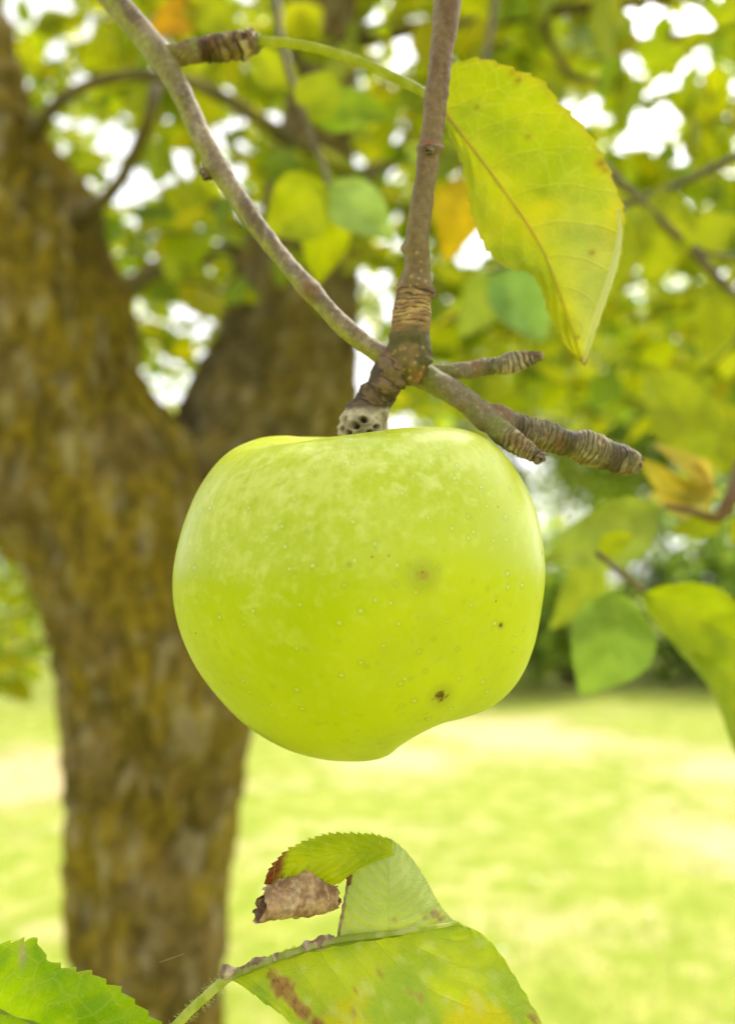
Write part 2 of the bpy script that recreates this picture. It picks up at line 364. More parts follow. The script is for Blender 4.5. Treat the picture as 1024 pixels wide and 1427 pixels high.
# ------------------------------------------------------------------ shrubs and trees beyond the lawn
def shrub(name, x, y, rx, rz, nl, ls, palette, label, cat, group, trunk_h=0.0, dens_core=.35):
    o = thing(name, (x, y, 0), label, cat, group)
    # uneven crown: several lobes of leaves
    lob = [(rng.normal(0, .45)*rx, rng.normal(0, .45)*rx, trunk_h + rz*(.25+.9*rng.random()), rx*(.35+.35*rng.random())) for _ in range(14)]
    li = rng.integers(0, len(lob), nl); Lb = np.array(lob)[li]
    dd = rng.normal(0, 1, (nl, 3)); dd /= np.linalg.norm(dd, axis=1)[:, None]
    rad = Lb[:, 3]*(dens_core+(1-dens_core)*rng.random(nl)**.4)*(1+.2*np.sin(dd[:, 0]*9+li)*np.cos(dd[:, 2]*7))
    pos = np.stack([x+Lb[:, 0], y+Lb[:, 1], Lb[:, 2]], 1)+dd*rad[:, None]; pos[:, 2] = np.abs(pos[:, 2])+.02
    D = dd + rng.normal(0, .6, (nl, 3)); Nn = dd*.6+rng.normal(0, .5, (nl, 3))+np.array([0, 0, .5])
    Pl = np.array(palette); lc = Pl[(li+rng.integers(0, 2, nl)) % len(Pl)]*(1+rng.normal(0, .4, (nl, 1))).clip(.3, 1.7)
    V, F, C = leaves(pos, D, Nn, ls*(.7+.6*rng.random(nl)), lc, LT2, LF2)
    raw_mesh('foliage' if trunk_h == 0 else 'crown', V, F, C, M_LEAF, o)
    mb = MB(); h = trunk_h+rz*.8
    if trunk_h:
        tube(mb, [(x, y, -.1, .16+.02*rz), (x+.05, y, trunk_h*.6, .13), (x, y+.05, h, .07)], 14, .15, lambda s, L, a, p: nz(p.x*5, p.y*5, p.z*3)*.02, lambda s, L, a, p: (.09, .07, .045)); mb.build('trunk', M_TRUNK, o)
    else:
        for i in range(5):
            a = i*1.256+rng.random(); tube(mb, [(x, y, -.05, .035), (x+.3*rx*math.cos(a), y+.3*rx*math.sin(a), h*.5, .022), (x+.55*rx*math.cos(a), y+.55*rx*math.sin(a), h, .01)], 8, .15, None, lambda s, L, a_, p: (.08, .06, .04))
        mb.build('stems', M_TRUNK, o)
    return o
GP = [(.20, .30, .03), (.34, .46, .05), (.52, .60, .12), (.12, .19, .03)]
GY = [(.42, .50, .09), (.52, .56, .13), (.30, .40, .06)]
GB = [(.26, .38, .10), (.42, .54, .18), (.10, .18, .05)]
BG = 'shrubs in the border beyond the lawn'
shrub('shrub', -5.6, 11.4, 1.5, 1.7, 5000, .11, GB, 'blue-green shrub at the lawn edge seen left of the apple tree trunk', 'shrub', BG)
shrub('shrub', -2.6, 11.8, 1.3, 1.5, 4000, .10, GP, 'dark green shrub at the lawn edge directly behind the apple tree trunk', 'shrub', BG)
shrub('shrub', .3, 11.6, 1.4, 1.6, 4500, .10, GY, 'yellow-green shrub at the lawn edge directly behind the hanging apple', 'shrub', BG)
shrub('shrub', 2.75, 11.0, 1.15, 1.45, 2600, .16, GP, 'leafy green shrub just right of the apple at the far lawn edge', 'shrub', BG)
shrub('shrub', 4.7, 11.3, 1.2, 1.8, 2600, .17, [(.24, .36, .06), (.44, .56, .12), (.08, .13, .03)], 'darkest shrub with deep shade at its foot, right edge of the lawn', 'shrub', BG)
shrub('shrub', 6.6, 12.2, 1.5, 2.0, 2800, .17, GB, 'grey-green shrub farthest right along the lawn edge', 'shrub', BG)
BT = 'garden trees behind the shrubs'
shrub('garden_tree', -9.0, 17, 2.8, 4.8, 11000, .18, GY, 'broad pale green tree far behind the left side of the forked trunk', 'tree', BT, 1.6)
shrub('garden_tree', 6.4, 20, 2.8, 5.6, 13000, .18, [(.36, .48, .08), (.46, .56, .10), (.24, .36, .06)], 'tall fresh green tree between the two yellow-green trees right of the apple', 'tree', BT, 1.5)
shrub('garden_tree', -2.0, 19, 2.6, 3.4, 5500, .19, GP, 'round green tree far behind the fork of the apple tree', 'tree', BT, 1.4)
shrub('garden_tree', 3.4, 18, 2.8, 4.6, 14000, .17, GY, 'low yellow-green tree behind the shrubs right of the apple', 'tree', BT, 1.3)
shrub('garden_tree', 9.4, 18, 2.8, 5.4, 12000, .17, GY, 'tall bright yellow-green tree behind the far right shrubs', 'tree', BT, 1.5)

# ------------------------------------------------------------------ small white flowers in the lawn
def ground_at(px, py):
    q = P(px, py, 1)-CAM; k = -CAM.z/q.z; v = CAM+q*k; return v
m = NT('petal'); M_PET = m.done(m.bsdf((.8, .8, .76), .6)); m = NT('flower_eye'); M_EYE = m.done(m.bsdf((.7, .5, .05), .7))
mb1, mb2 = MB(), MB()
fl = None
for (px, py) in [(533, 1122), (692, 1168), (857, 1166), (992, 1138), (748, 1242), (700, 1345), (1000, 1200), (620, 1085), (470, 1215), (905, 1290), (370, 1260), (160, 1290)]:
    g = ground_at(px, py)
    if fl is None:
        fl = thing('daisy', g, 'tiny white daisy flower open in the short lawn grass', 'flower', 'daisies dotted over the lawn')
        fl0 = fl
        for k in range(13):
            a = k*6.283/13; c, s_ = math.cos(a), math.sin(a); r1, r2, hw = .004, .0135, .0026
            mb1.add([g+Vector((c*r1-s_*hw*.5, s_*r1+c*hw*.5, .05)), g+Vector((c*r1+s_*hw*.5, s_*r1-c*hw*.5, .05)), g+Vector((c*r2+s_*hw, s_*r2-c*hw, .054)), g+Vector((c*r2*1.12, s_*r2*1.12, .054)), g+Vector((c*r2-s_*hw, s_*r2+c*hw, .054))], [(0, 1, 2, 3, 4)])
        mb1.build('petals', M_PET, fl, False)
        tube(mb2, [(g.x, g.y, .049+g.z, .0045), (g.x, g.y, .052+g.z, .0045), (g.x, g.y, .055+g.z, .002)], 10, .001); mb2.build('eye', M_EYE, fl)
        mb3 = MB(); tube(mb3, [(g.x, g.y, g.z-.01, .0012), (g.x, g.y, g.z+.05, .001)], 6, .01, None, lambda s, L, a, p: (.15, .25, .05)); mb3.build('stalk', M_LEAF, fl)
    else:
        c = fl0.copy(); COL.objects.link(c); c.location = g; c.rotation_euler = (0, 0, rng.random()*6)
        for ch in fl0.children: d = ch.copy(); COL.objects.link(d); d.parent = c

# ------------------------------------------------------------------ THE APPLE
AD = .186
right = [(503, 655), (516, 622), (535, 604), (562, 594), (606, 589), (650, 594), (688, 615), (719, 656), (744, 715), (756, 790), (751, 850), (738, 908), (716, 953), (682, 985), (644, 1000), (614, 1007), (592, 1011), (572, 1006)]
left = [(500, 655), (486, 632), (462, 615), (430, 606), (392, 601), (352, 606), (312, 628), (278, 672), (254, 730), (243, 800), (249, 860), (270, 920), (302, 968), (342, 1011), (390, 1043), (440, 1059), (492, 1064), (527, 1058), (550, 1043), (566, 1026), (572, 1006)]
NU, NV = 220, 260
def prof(l):
    q = [(503+(x-500)*.990, 828+(y-826)*.982, 0) for x, y in l]; return catmull(q, NU)[0]
pr, pl = prof(right), prof(left)
apple_verts = []; auv = []
for i in range(NU):
    u = i/(NU-1); ax = 506*(1-u)+570*u
    xr, zr, xl, zl = pr[i, 0], pr[i, 1], pl[i, 0], pl[i, 1]
    for j in range(NV):
        v = 2*math.pi*j/NV + math.pi/2                     # seam at the back
        wgt = .5+.5*math.cos(v); wgt = wgt*wgt*(3-2*wgt)
        r = (xr-ax)*wgt + (ax-xl)*(1-wgt); z = zr*wgt+zl*(1-wgt)
        fr = -math.sin(v)
        lob = 1+.022*math.cos(5*v+.8)*abs(math.sin(v))*sstep(.25, .9, u) + .012*math.cos(5*v+2)*abs(math.sin(v))
        x = ax + r*math.cos(v); dy = -fr*r*.93*lob
        z = 713.5 + (z-713.5)*(1-.85*max(0, fr)*r*.93/1113/AD*AD*1.0) if fr > 0 else z
        rim = math.exp(-((u-.13)/.09)**2); z += 13*rim*math.exp(-((v-math.pi*1.20)/.42)**2) + 3*rim*math.exp(-((v-math.pi*1.42)/.5)**2) - 3*rim*math.exp(-((v-math.pi*.75)/.5)**2)
        # gentle unevenness
        k = PR(1, AD)
        q = P(x, z, AD) + FW*(dy*k)
        q += FW*0
        apple_verts.append(q); auv.append((j/NV, u))
mb = MB()
base = P(528, 820, AD)
AP = thing('apple', P(500, 1055, AD), 'large ripe yellow-green apple hanging from the branch in the middle of the picture', 'apple')
fcs = [(i*NV+j, (i+1)*NV+j, (i+1)*NV+(j+1) % NV, i*NV+(j+1) % NV) for i in range(NU-1) for j in range(NV)]
fcs.append(tuple(range(NV))); fcs.append(tuple((NU-1)*NV+j for j in range(NV))[::-1])
# small relief
av = []
for q, (a, u) in zip(apple_verts, auv):
    dirn = (q-base); s = .0005*nz(q.x*35, q.y*35, q.z*35, 2); av.append(q+dirn.normalized()*s*sstep(.02, .15, u))
mb.add(av, fcs, None, auv)
def on_apple(px, py):
    best = None
    for q in av[::1]:
        x, y, d = project(q)
        if d < AD and abs(x-px) < 6 and abs(y-py) < 6:
            e = (x-px)**2+(y-py)**2
            if best is None or e < best[0]: best = (e, q)
    return best[1]-AP.location
def mat_apple():
    t = NT('apple_skin'); ob = t.obj(); uv = t.uv(); sp = t.n('ShaderNodeSeparateXYZ'); t.l(uv, sp.inputs[0]); a, u = sp.outputs[0], sp.outputs[1]
    cmb = t.n('ShaderNodeCombineXYZ'); t.l(t.math('MULTIPLY', a, 26), cmb.inputs[0]); t.l(t.math('MULTIPLY', u, 9), cmb.inputs[1])
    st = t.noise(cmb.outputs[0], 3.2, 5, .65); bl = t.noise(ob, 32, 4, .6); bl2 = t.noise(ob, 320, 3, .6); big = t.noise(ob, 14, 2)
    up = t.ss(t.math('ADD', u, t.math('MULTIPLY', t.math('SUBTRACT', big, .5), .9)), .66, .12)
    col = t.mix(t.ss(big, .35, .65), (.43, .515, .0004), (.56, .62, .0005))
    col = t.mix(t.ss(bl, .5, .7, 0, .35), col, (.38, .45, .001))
    bloom_sheen = t.math('MULTIPLY', t.ss(t.math('ADD', t.math('MULTIPLY', st, .5), t.math('MULTIPLY', bl, .55)), .47, .68), t.math('ADD', t.math('MULTIPLY', up, .62), .08))
    col = t.mix(bloom_sheen, col, (.68, .72, .16))  # waxy bloom, with soft highlights of the upper half painted in
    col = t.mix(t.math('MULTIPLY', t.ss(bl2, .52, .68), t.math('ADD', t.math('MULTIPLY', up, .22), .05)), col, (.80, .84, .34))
    # lenticels
    vo = t.vor(ob, 215); d1 = vo.outputs['Distance']
    col = t.mix(t.ss(d1, .08, .27, .30, 0), col, (.28, .38, .004)); dot = t.ss(d1, .05, .11, 1, 0)
    col = t.mix(t.math('MULTIPLY', dot, .42), col, (.80, .86, .48))
    vo3 = t.vor(t.vmath('ADD', ob, (.9, .4, .2)), 250); d3 = vo3.outputs['Distance']; col = t.mix(t.ss(d3, .08, .24, .22, 0), col, (.28, .38, .004)); col = t.mix(t.ss(d3, .05, .10, .38, 0), col, (.78, .84, .40))
    vo2 = t.vor(t.vmath('ADD', ob, (.3, .1, .7)), 75); col = t.mix(t.ss(vo2.outputs['Distance'], .012, .035, .6, 0), col, (.22, .20, .03))
    h = t.math('MULTIPLY', dot, .5)
    nw = t.noise(ob, 700, 3); 
    for (px, py, r, halo, cc, st_) in [(617, 971, .0014, .0042, (.11, .028, .006), .95), (590, 800, .0013, .0048, (.38, .27, .03), .7), (697, 870, .0005, .0013, (.07, .06, .012), .9), (485, 788, .0004, .0010, (.30, .26, .05), .6),
                                  (540, 775, .0002, .0004, (.1, .09, .02), .8), (519, 777, .0002, .0004, (.1, .09, .02), .8), (588, 799, .00025, .0005, (.04, .03, .01), .9), (690, 838, .0002, .0004, (.2, .1, .02), .8), (272, 884, .0002, .0005, (.08, .07, .02), .8), (755, 772, .0004, .001, (.25, .25, .04), .6)]:
        c = on_apple(px, py); dd = t.vmath('DISTANCE', t.vmath('MULTIPLY', ob, (1, .3, 1)), (c.x, c.y*.3, c.z), out=1)
        dw = t.math('ADD', dd, t.math('MULTIPLY', t.math('SUBTRACT', nw, .5), r*2.4))
        col = t.mix(t.ss(dd, halo*.3, halo, .45, 0), col, (.30, .33, .02)); k = t.ss(dw, r*.35, r*1.15, st_, 0)
        col = t.mix(k, col, cc); h = t.math('SUBTRACT', h, t.math('MULTIPLY', k, 1.2))
    # russet in the stalk cavity
    col = t.mix(t.math('MULTIPLY', t.ss(u, .10, .03), t.ss(st, .4, .65)), col, (.42, .34, .12))
    nrm = t.bump(t.math('ADD', h, t.math('MULTIPLY', bl2, .25)), .35, .0003)
    rough = t.ss(t.math('ADD', t.math('MULTIPLY', bl, .6), t.math('MULTIPLY', bl2, .4)), .35, .7, .29, .50)
    return t.done(t.bsdf(col, rough, nrm, .36, Subsurface_Weight=.12, Subsurface_Radius=(.003, .003, .0005), Subsurface_Scale=1.0))
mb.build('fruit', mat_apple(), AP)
mb = MB(); tube(mb, pp([(497, 612, AD, 12), (499, 634, AD, 8), (502, 660, AD, 9)]), 14, .0006, None, lambda s, L, a, p: (.16, .13, .04)); mb.build('stalk', M_TWIG, AP)
mb = MB()
c0 = P(570, 992, AD)
for k in range(5):
    a = k*1.2566; ca, sa = math.cos(a), math.sin(a); X = Vector((1, 0, 0))*ca+FW*sa; Y = Vector((1, 0, 0))*-sa+FW*ca
    mb.add([c0+X*.0008-Y*.001+UP*.001, c0+X*.0008+Y*.001+UP*.001, c0+X*.0028+Y*.0008-UP*.0012, c0+X*.0040-UP*.0020, c0+X*.0028-Y*.0008-UP*.0012], [(0, 1, 2, 3, 4)], [(.10, .07, .03)]*5)
mb.build('calyx', M_TWIG, AP, False)

# ------------------------------------------------------------------ THE FRUITING BRANCH
JD = .186                                    # distance of the knot above the apple
BRN = thing('fruiting_branch', P(570, 520, JD), 'grey-brown fruiting branch with knobbly wrinkled spurs holding the apple', 'branch')
GREY, BROWN, DARK, GREEN, TAN = (.22, .175, .115), (.20, .115, .060), (.060, .035, .020), (.20, .21, .045), (.42, .27, .12)
def rid(x): return 1-abs(2*(x-math.floor(x))-1)
def smooth_bark(s, L, a, p): return nz(p.x*500, p.y*500, p.z*500, 3)*.00018 + nz(p.x*120, p.y*120, p.z*120, 2)*.0004
def ring_h(s, a, p, pitch, seed=0, wob=.5):
    w_ = wob*.9*nz(p.x*200+seed, p.y*200, p.z*200, 3)+.2*math.sin(a*2+seed)+.35*nz(a_c(a)*1.5, seed, s*900, 2)+.7*math.sin(s/pitch*.63+seed)
    q = s/pitch+w_; c = math.floor(q); amp = .5+.5*math.sin(c*12.9898+seed*3.1+1.3*nz(math.cos(a), math.sin(a), c*3.7, 1)); return min(1, 2.2*rid(q)**.8)*(.35+.65*amp)
def a_c(a): return math.sin(a)
def twig_col(s, L, a, p, c1=GREY, c2=BROWN, green=.3):
    c = mixc(c1, c2, sstep(-.2, .35, nz(p.x*90, p.y*90, p.z*60, 3)))
    c = mixc(c, GREEN, sstep(.1, .5, nz(p.x*90+3, p.y*90, p.z*90, 2)+green*.6-.1)*.8)
    if nz(p.x*1400, p.y*1400, p.z*1400, 1) > .5: c = mixc(c, (.46, .38, .26), .5)
    return c
def spur_funcs(s0, s1, pitch, amp, base1=(.22, .165, .10), base2=(.085, .05, .03), seed=0, greenend=0.0):
    """a spur: tight growth rings between s0 and s1 (fractions of its length)"""
    def dsp(s, L, a, p):
        k = sstep(s0, s0+.08, s/L)*(1-sstep(s1-.02, s1+.04, s/L)); return smooth_bark(s, L, a, p) + k*amp*1.25*(ring_h(s, a, p, pitch, seed)-.5) + nz(p.x*300, p.y*300, p.z*300, 3)*amp*.4 + nz(s*330, seed, 1.3, 2)*amp*.9*k + nz(p.x*90, p.y*90, p.z*90, 2)*amp*1.0
    def cl(s, L, a, p):
        k = sstep(s0, s0+.08, s/L)*(1-sstep(s1, s1+.04, s/L)); h = ring_h(s, a, p, pitch, seed)
        r = mixc(tuple(q*.55 for q in base2), tuple(q*.9 for q in base1), sstep(.15, .85, h)); r = mixc(r, (.46, .38, .22), sstep(.6, .95, h)*sstep(0, .4, nz(p.x*400, p.y*400, p.z*400, 3))); r = mixc(r, (.20, .085, .035), sstep(.1, .4, nz(p.x*180, p.y*180+seed, p.z*180, 2))*.6)
        c = mixc(twig_col(s, L, a, p, green=.25+greenend*(1-s/L)), r, k)
        c = mixc(c, GREEN, greenend*sstep(.0, .4, nz(p.x*150, p.y*150, p.z*150, 2)+.25)*(1-s/L))
        return mixc(c, (.36, .32, .22), sstep(.965, .99, s/L)*.6)
    return dsp, cl
def bump_at(px, py, rad, h):
    def f(p):
        x, y, d = project(p); e = ((x-px)**2+(y-py)**2)/(rad*rad); return h*math.exp(-e*2)
    return f

# upright shoot
SP = [(x+rng.normal(0, 1), y, rng.uniform(1.5, 2.6)) for x, y in [(551, 489), (558, 487), (565, 486), (582, 495), (564, 500), (563, 515), (571, 517), (572, 527), (547, 493), (591, 484), (590, 512), (577, 505), (556, 508), (584, 521), (579, 352), (583, 388), (588, 377), (574, 385), (592, 392), (581, 396), (586, 365), (571, 398)]]
bA = [bump_at(561, 345, 10, .0012), bump_at(602, 407, 13, .0012), bump_at(598, 205, 14, .0007), bump_at(597, 505, 9, .0008)]
def up_d(s, L, a, p):
    x, y, d = project(p); k = sstep(394, 402, y)*(1-sstep(447, 456, y)); r = smooth_bark(s, L, a, p)*.8
    r += k*.0006*(ring_h(s, a, p, .0013, 2)-.5); r += sstep(452, 465, y)*nz(p.x*260, p.y*260, p.z*260, 3)*.0007
    for b in bA: r += b(p)
    r += .0005*(sstep(200, 205, y)-sstep(207, 216, y))
    for sx, sy, sr in SP: 
        if abs(x-sx) < 6 and abs(y-sy) < 6: r += .00022*math.exp(-((x-sx)**2+(y-sy)**2)/(sr*sr)*1.2)
    return r
def up_c(s, L, a, p):
    x, y, d = project(p)
    c = mixc((.16, .092, .048), (.21, .14, .08), sstep(-.15, .35, nz(p.x*160, p.y*160, p.z*40, 3)))
    c = mixc(c, (.36, .32, .28), sstep(.5, 1, math.sin(a))*.35)  # pale highlight painted down one side of the shoot
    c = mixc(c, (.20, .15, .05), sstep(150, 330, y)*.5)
    k = sstep(396, 401, y)*(1-sstep(447, 455, y)); h = ring_h(s, a, p, .0013, 2)
    c = mixc(c, mixc((.07, .035, .015), mixc((.30, .18, .08), (.48, .32, .14), sstep(-.2, .3, nz(p.x*250, p.y*250, p.z*700, 2))), sstep(.1, .75, h)), k)
    k2 = sstep(448, 470, y); g = mixc((.10, .085, .025), (.19, .13, .055), sstep(-.1, .4, nz(p.x*200, p.y*200, p.z*200, 3)))
    c = mixc(c, g, k2)
    if 447 < y < 462: c = mixc(c, (.28, .15, .05), .7*sstep(.0, .3, nz(p.x*200, p.y*200, p.z*600, 2)+.1))
    c = mixc(c, (.34, .15, .05), math.exp(-((x-588)**2/150+(y-524)**2/60)))
    if a < 1.9 or a > 4.4:
        for sx, sy, sr in SP:
            if abs(x-sx) < 6 and abs(y-sy) < 6: c = mixc(c, (.42, .30, .12), .9*math.exp(-((x-sx)**2+(y-sy)**2)/(sr*sr)))
        c = mixc(c, DARK, .9*math.exp(-((x-597)**2+(y-211)**2)/50)); c = mixc(c, (.30, .10, .05), .8*math.exp(-((x-597)**2/160+(y-200)**2/9)))
    return c
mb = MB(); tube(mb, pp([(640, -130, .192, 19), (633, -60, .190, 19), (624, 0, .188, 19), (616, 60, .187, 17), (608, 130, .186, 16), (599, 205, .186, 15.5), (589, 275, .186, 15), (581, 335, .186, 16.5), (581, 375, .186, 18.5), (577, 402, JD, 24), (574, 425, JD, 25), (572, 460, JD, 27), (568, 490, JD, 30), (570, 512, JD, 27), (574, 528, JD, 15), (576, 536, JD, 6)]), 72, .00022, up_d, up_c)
mb.build('upright_shoot', M_TWIG, BRN)
# diagonal stem, left
bD = [bump_at(430, 402, 17, .0008), bump_at(288, 240, 16, .0011), bump_at(222, 70, 26, .0009), bump_at(270, 120, 10, .0004)]
def dg_d(s, L, a, p): return smooth_bark(s, L, a, p)*.8 + sum(b(p) for b in bD)
def dg_c(s, L, a, p):
    x, y, d = project(p); c = twig_col(s, L, a, p, (.26, .20, .125), (.155, .110, .062), -.3); c = mixc(c, (.42, .36, .28), .4*sstep(.12, .4, nz(p.x*260, p.y*260, p.z*90, 3))); c = mixc(c, (.10, .07, .05), .4*sstep(.15, .4, nz(p.x*330+9, p.y*330, p.z*200, 3)))
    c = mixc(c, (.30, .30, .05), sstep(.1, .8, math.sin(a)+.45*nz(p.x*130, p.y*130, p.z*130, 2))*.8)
    c = mixc(c, (.24, .13, .055), .85*math.exp(-((x-430)**2+(y-402)**2)/160)); c = mixc(c, (.10, .06, .03), .8*math.exp(-((x-290)**2+(y-244)**2)/120))
    c = mixc(c, (.26, .23, .09), .7*math.exp(-((x-240)**2+(y-85)**2)/900)); return c
DG = [(60, -140, .222, 22), (110, -60, .218, 20), (158, 0, .214, 20), (192, 38, .212, 19.5), (226, 82, .210, 20), (255, 135, .207, 17), (290, 208, .204, 17), (345, 295, .199, 15.5), (395, 362, .195, 15), (430, 402, .192, 16.5), (480, 455, .189, 15), (522, 488, .189, 16), (556, 508, .189, 19)]
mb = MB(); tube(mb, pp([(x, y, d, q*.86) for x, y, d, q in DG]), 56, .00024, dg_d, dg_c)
mb.build('diagonal_stem', M_TWIG, BRN)
# right stem with its ringed end
d_, c_ = spur_funcs(.42, .97, .00085, .0007, (.27, .22, .125), (.10, .068, .035), 5, .25)
mb = MB(); tube(mb, pp([(566, 516, .191, 18), (600, 528, .1905, 17), (640, 553, .189, 17), (672, 577, .187, 19), (700, 590, .187, 20), (735, 600, .188, 17), (765, 610, .188, 18), (800, 620, .189, 20), (840, 633, .190, 22), (868, 641, .191, 21), (884, 646, .191, 15), (889, 648, .191, 8)]), 64, .0002, d_, c_)
mb.build('right_stem', M_TWIG, BRN)
d_, c_ = spur_funcs(.38, .97, .0009, .00055, (.30, .23, .13), (.11, .07, .04), 9, .5)
mb = MB(); tube(mb, pp([(680, 582, .187, 15), (700, 602, .184, 15), (722, 618, .182, 14), (740, 630, .181, 13), (750, 636, .181, 10), (754, 639, .181, 5)]), 52, .0002, d_, c_)
mb.build('spur', M_TWIG, BRN, label='short stubby spur pointing down in front of the right stem')
d_, c_ = spur_funcs(.45, .95, .0011, .0006, (.30, .25, .15), (.11, .07, .04), 14, .5)
mb = MB(); tube(mb, pp([(584, 524, .192, 12), (620, 519, .192, 11), (655, 516, .192, 11.5), (690, 509, .193, 13), (722, 504, .194, 13), (740, 499, .194, 10), (752, 496, .194, 6), (756, 495, .194, 3)]), 52, .0002, d_, c_)
mb.build('spur', M_TWIG, BRN, label='ringed spur pointing right above the right stem')
d_, c_ = spur_funcs(.36, .96, .0020, .0008, (.22, .13, .06), (.075, .035, .02), 21, .5)
mb = MB(); tube(mb, pp([(222, 80, .210, 17), (250, 76, .210, 15), (270, 72, .210, 15.5), (290, 69, .210, 17), (315, 66, .209, 17.5), (340, 62, .209, 16.5), (352, 59, .209, 14), (360, 58, .209, 8)]), 52, .00025, d_, c_)
mb.build('spur', M_TWIG, BRN, label='dark ringed spur near the top left carrying the leaf stalk')
# the bourse that holds the apple: brown rings, then a pale corky end with pits
PITS = [(482, 583, 4.5), (497, 594, 6.5), (507, 586, 6), (524, 595, 5), (488, 603, 4), (515, 603, 5), (478, 597, 3.5)]
def bo_d(s, L, a, p):
    x, y, d = project(p); r = smooth_bark(s, L, a, p)*1.6 + .0009*(ring_h(s, a, p, .0026, 31, .3)-.4)*sstep(525, 540, y)*(1-sstep(568, 574, y)) + nz(p.x*300, p.y*300, p.z*300, 3)*.0006
    if y > 565:
        for sx, sy, sr in PITS:
            q = math.hypot(x-sx, (y-sy)*1.2)/sr; r += .0008*math.exp(-(q-1.15)**2*6)-.0024*math.exp(-q*q*1.7)
    return r
def bo_c(s, L, a, p):
    x, y, d = project(p); c = mixc((.085, .055, .030), (.19, .125, .065), sstep(-.1, .3, nz(p.x*220, p.y*220, p.z*220, 3)))
    h = ring_h(s, a, p, .0026, 31, .3); c = mixc(c, (.26, .135, .055), sstep(.75, 1.0, h)*.45); c = mixc(c, (.035, .022, .012), sstep(.6, .15, h)*0.8)
    k = sstep(566, 573, y+3*nz(p.x*400, p.y*400, p.z*400, 2)); c = mixc(c, mixc((.50, .44, .32), (.30, .25, .17), sstep(-.1, .4, nz(p.x*350, p.y*350, p.z*350, 3))), k)
    if y > 568 and (a < 1.7 or a > 4.6):
        for sx, sy, sr in PITS:
            q = math.hypot(x-sx, (y-sy)*1.2)/sr; c = mixc(c, (.045, .025, .012), .95*math.exp(-q*q*1.6))
    return c
mb = MB(); tube(mb, pp([(572, 485, JD, 18), (560, 502, JD, 22), (546, 520, .186, 24), (532, 542, .187, 25), (520, 560, .188, 26.5), (511, 578, .188, 31), (505, 594, .188, 33), (502, 612, .188, 31), (500, 624, .188, 22)]), 96, .0002, bo_d, bo_c)
mb.build('bourse', M_TWIG, BRN, label='swollen ringed bourse with a pale pitted corky end above the apple')
# dry buds and scales on the spur ends
def bud(px, py, d, dx, dy, r, dark=True, nm='bud'):
    c = P(px, py, d); ax = (P(px+dx, py+dy, d)-c).normalized(); mb = MB(); k = PR(r, d)
    tube(mb, [(*(c-ax*k*.9), k*.8), (*c, k), (*(c+ax*k*.9), k*.62), (*(c+ax*k*1.35), k*.12)], 22, k*.08, lambda s, L, a, p: .12*k*nz(p.x*900, p.y*900, p.z*900, 3), lambda s, L, a, p: mixc((.045, .03, .022), (.20, .15, .10), sstep(-.1, .4, nz(p.x*900, p.y*900, p.z*900, 2))))
    o1 = ax.orthogonal().normalized(); o2 = ax.cross(o1)
    for j in range(9):
        a = j*.7+rng.random()*.3; out = o1*math.cos(a)+o2*math.sin(a); tg = ax.cross(out); q = c-ax*k*(.5-.1*(j % 3)); w2 = k*(.38+.2*rng.random()); l = k*(.9+.7*rng.random())
        V = [q+out*k*1.02-tg*w2, q+out*k*1.02+tg*w2, q+out*k*1.22+ax*l*.6+tg*w2*.8, q+out*k*1.05+ax*l, q+out*k*1.22+ax*l*.6-tg*w2*.8]
        V += [v+out*.00012 for v in V]; mb.add(V, [(0, 1, 2, 3, 4), (9, 8, 7, 6, 5)]+[(i, (i+1) % 5, 5+(i+1) % 5, 5+i) for i in range(5)], [mixc((.30, .24, .16), (.15, .08, .045), rng.random())]*10)
    mb.build(nm, M_TWIG, BRN)
bud(881, 646, .191, 10, 4, 10.5); bud(750, 636, .180, 10, 7, 8.5); bud(749, 497, .194, 10, -2, 5.5); bud(350, 59, .209, 10, -4, 12.5); bud(289, 242, .203, -6, 12, 8)
bud(603, 411, .185, 4, -6, 5, nm='side_bud'); bud(598, 209, .183, 0, -6, 6, nm='side_bud')

# ------------------------------------------------------------------ near leaves
def blade(mb, Lf, M, Rt, colf, nr=150, nc=22, bulge=0, teeth=26, tooth=.0007, quilt=.0003, edge=(.0, .0), tk=0):
    """leaf blade between left margin, midrib and right margin (rows of px,py,depth)"""
    w3 = lambda q: [tuple(P(*r)) for r in q]
    A, _ = catmull(w3(Lf), nr); B, _ = catmull(w3(M), nr); Cc, _ = catmull(w3(Rt), nr)
    V = []; C = []; UV = []; cols = [-1+2*j/(2*nc) for j in range(2*nc+1)]
    for i in range(nr):
        s = i/(nr-1); m = Vector(B[i])
        for t in cols:
            e = Vector(A[i]) if t < 0 else Vector(Cc[i]); at = abs(t); sp = e-m
            q = m+sp*at; N_ = -FW
            q += N_*(bulge*math.sin(math.pi*at)**1.8*math.sin(math.pi*min(1, s*1.1+.05)))
            q += N_*(edge[0 if t < 0 else 1]*at**3)
            ph = (s-.2*at**1.3)*9; q += N_*(quilt*math.cos(ph*2*math.pi)*min(1, at*3)*(1-at*.5)) + N_*nz(q.x*130, q.y*130, q.z*130, 2)*quilt*1.6
            if sp.length > 1e-6:
                ft = (s*teeth) % 1.0; tw = .5+.8*abs(math.sin(math.floor(s*teeth)*5.3))
                q += sp.normalized()*(tooth*tw*(ft-.4)*sstep(.8, 1, at)*min(1, 8*(1-s)))
            V.append(q); C.append(colf(s, t, q)); UV.append((s, .5+.5*t))
    nn = len(cols); mb.add(V, [(i*nn+j, (i+1)*nn+j, (i+1)*nn+j+1, i*nn+j+1) for i in range(nr-1) for j in range(nn-1)], C, UV)
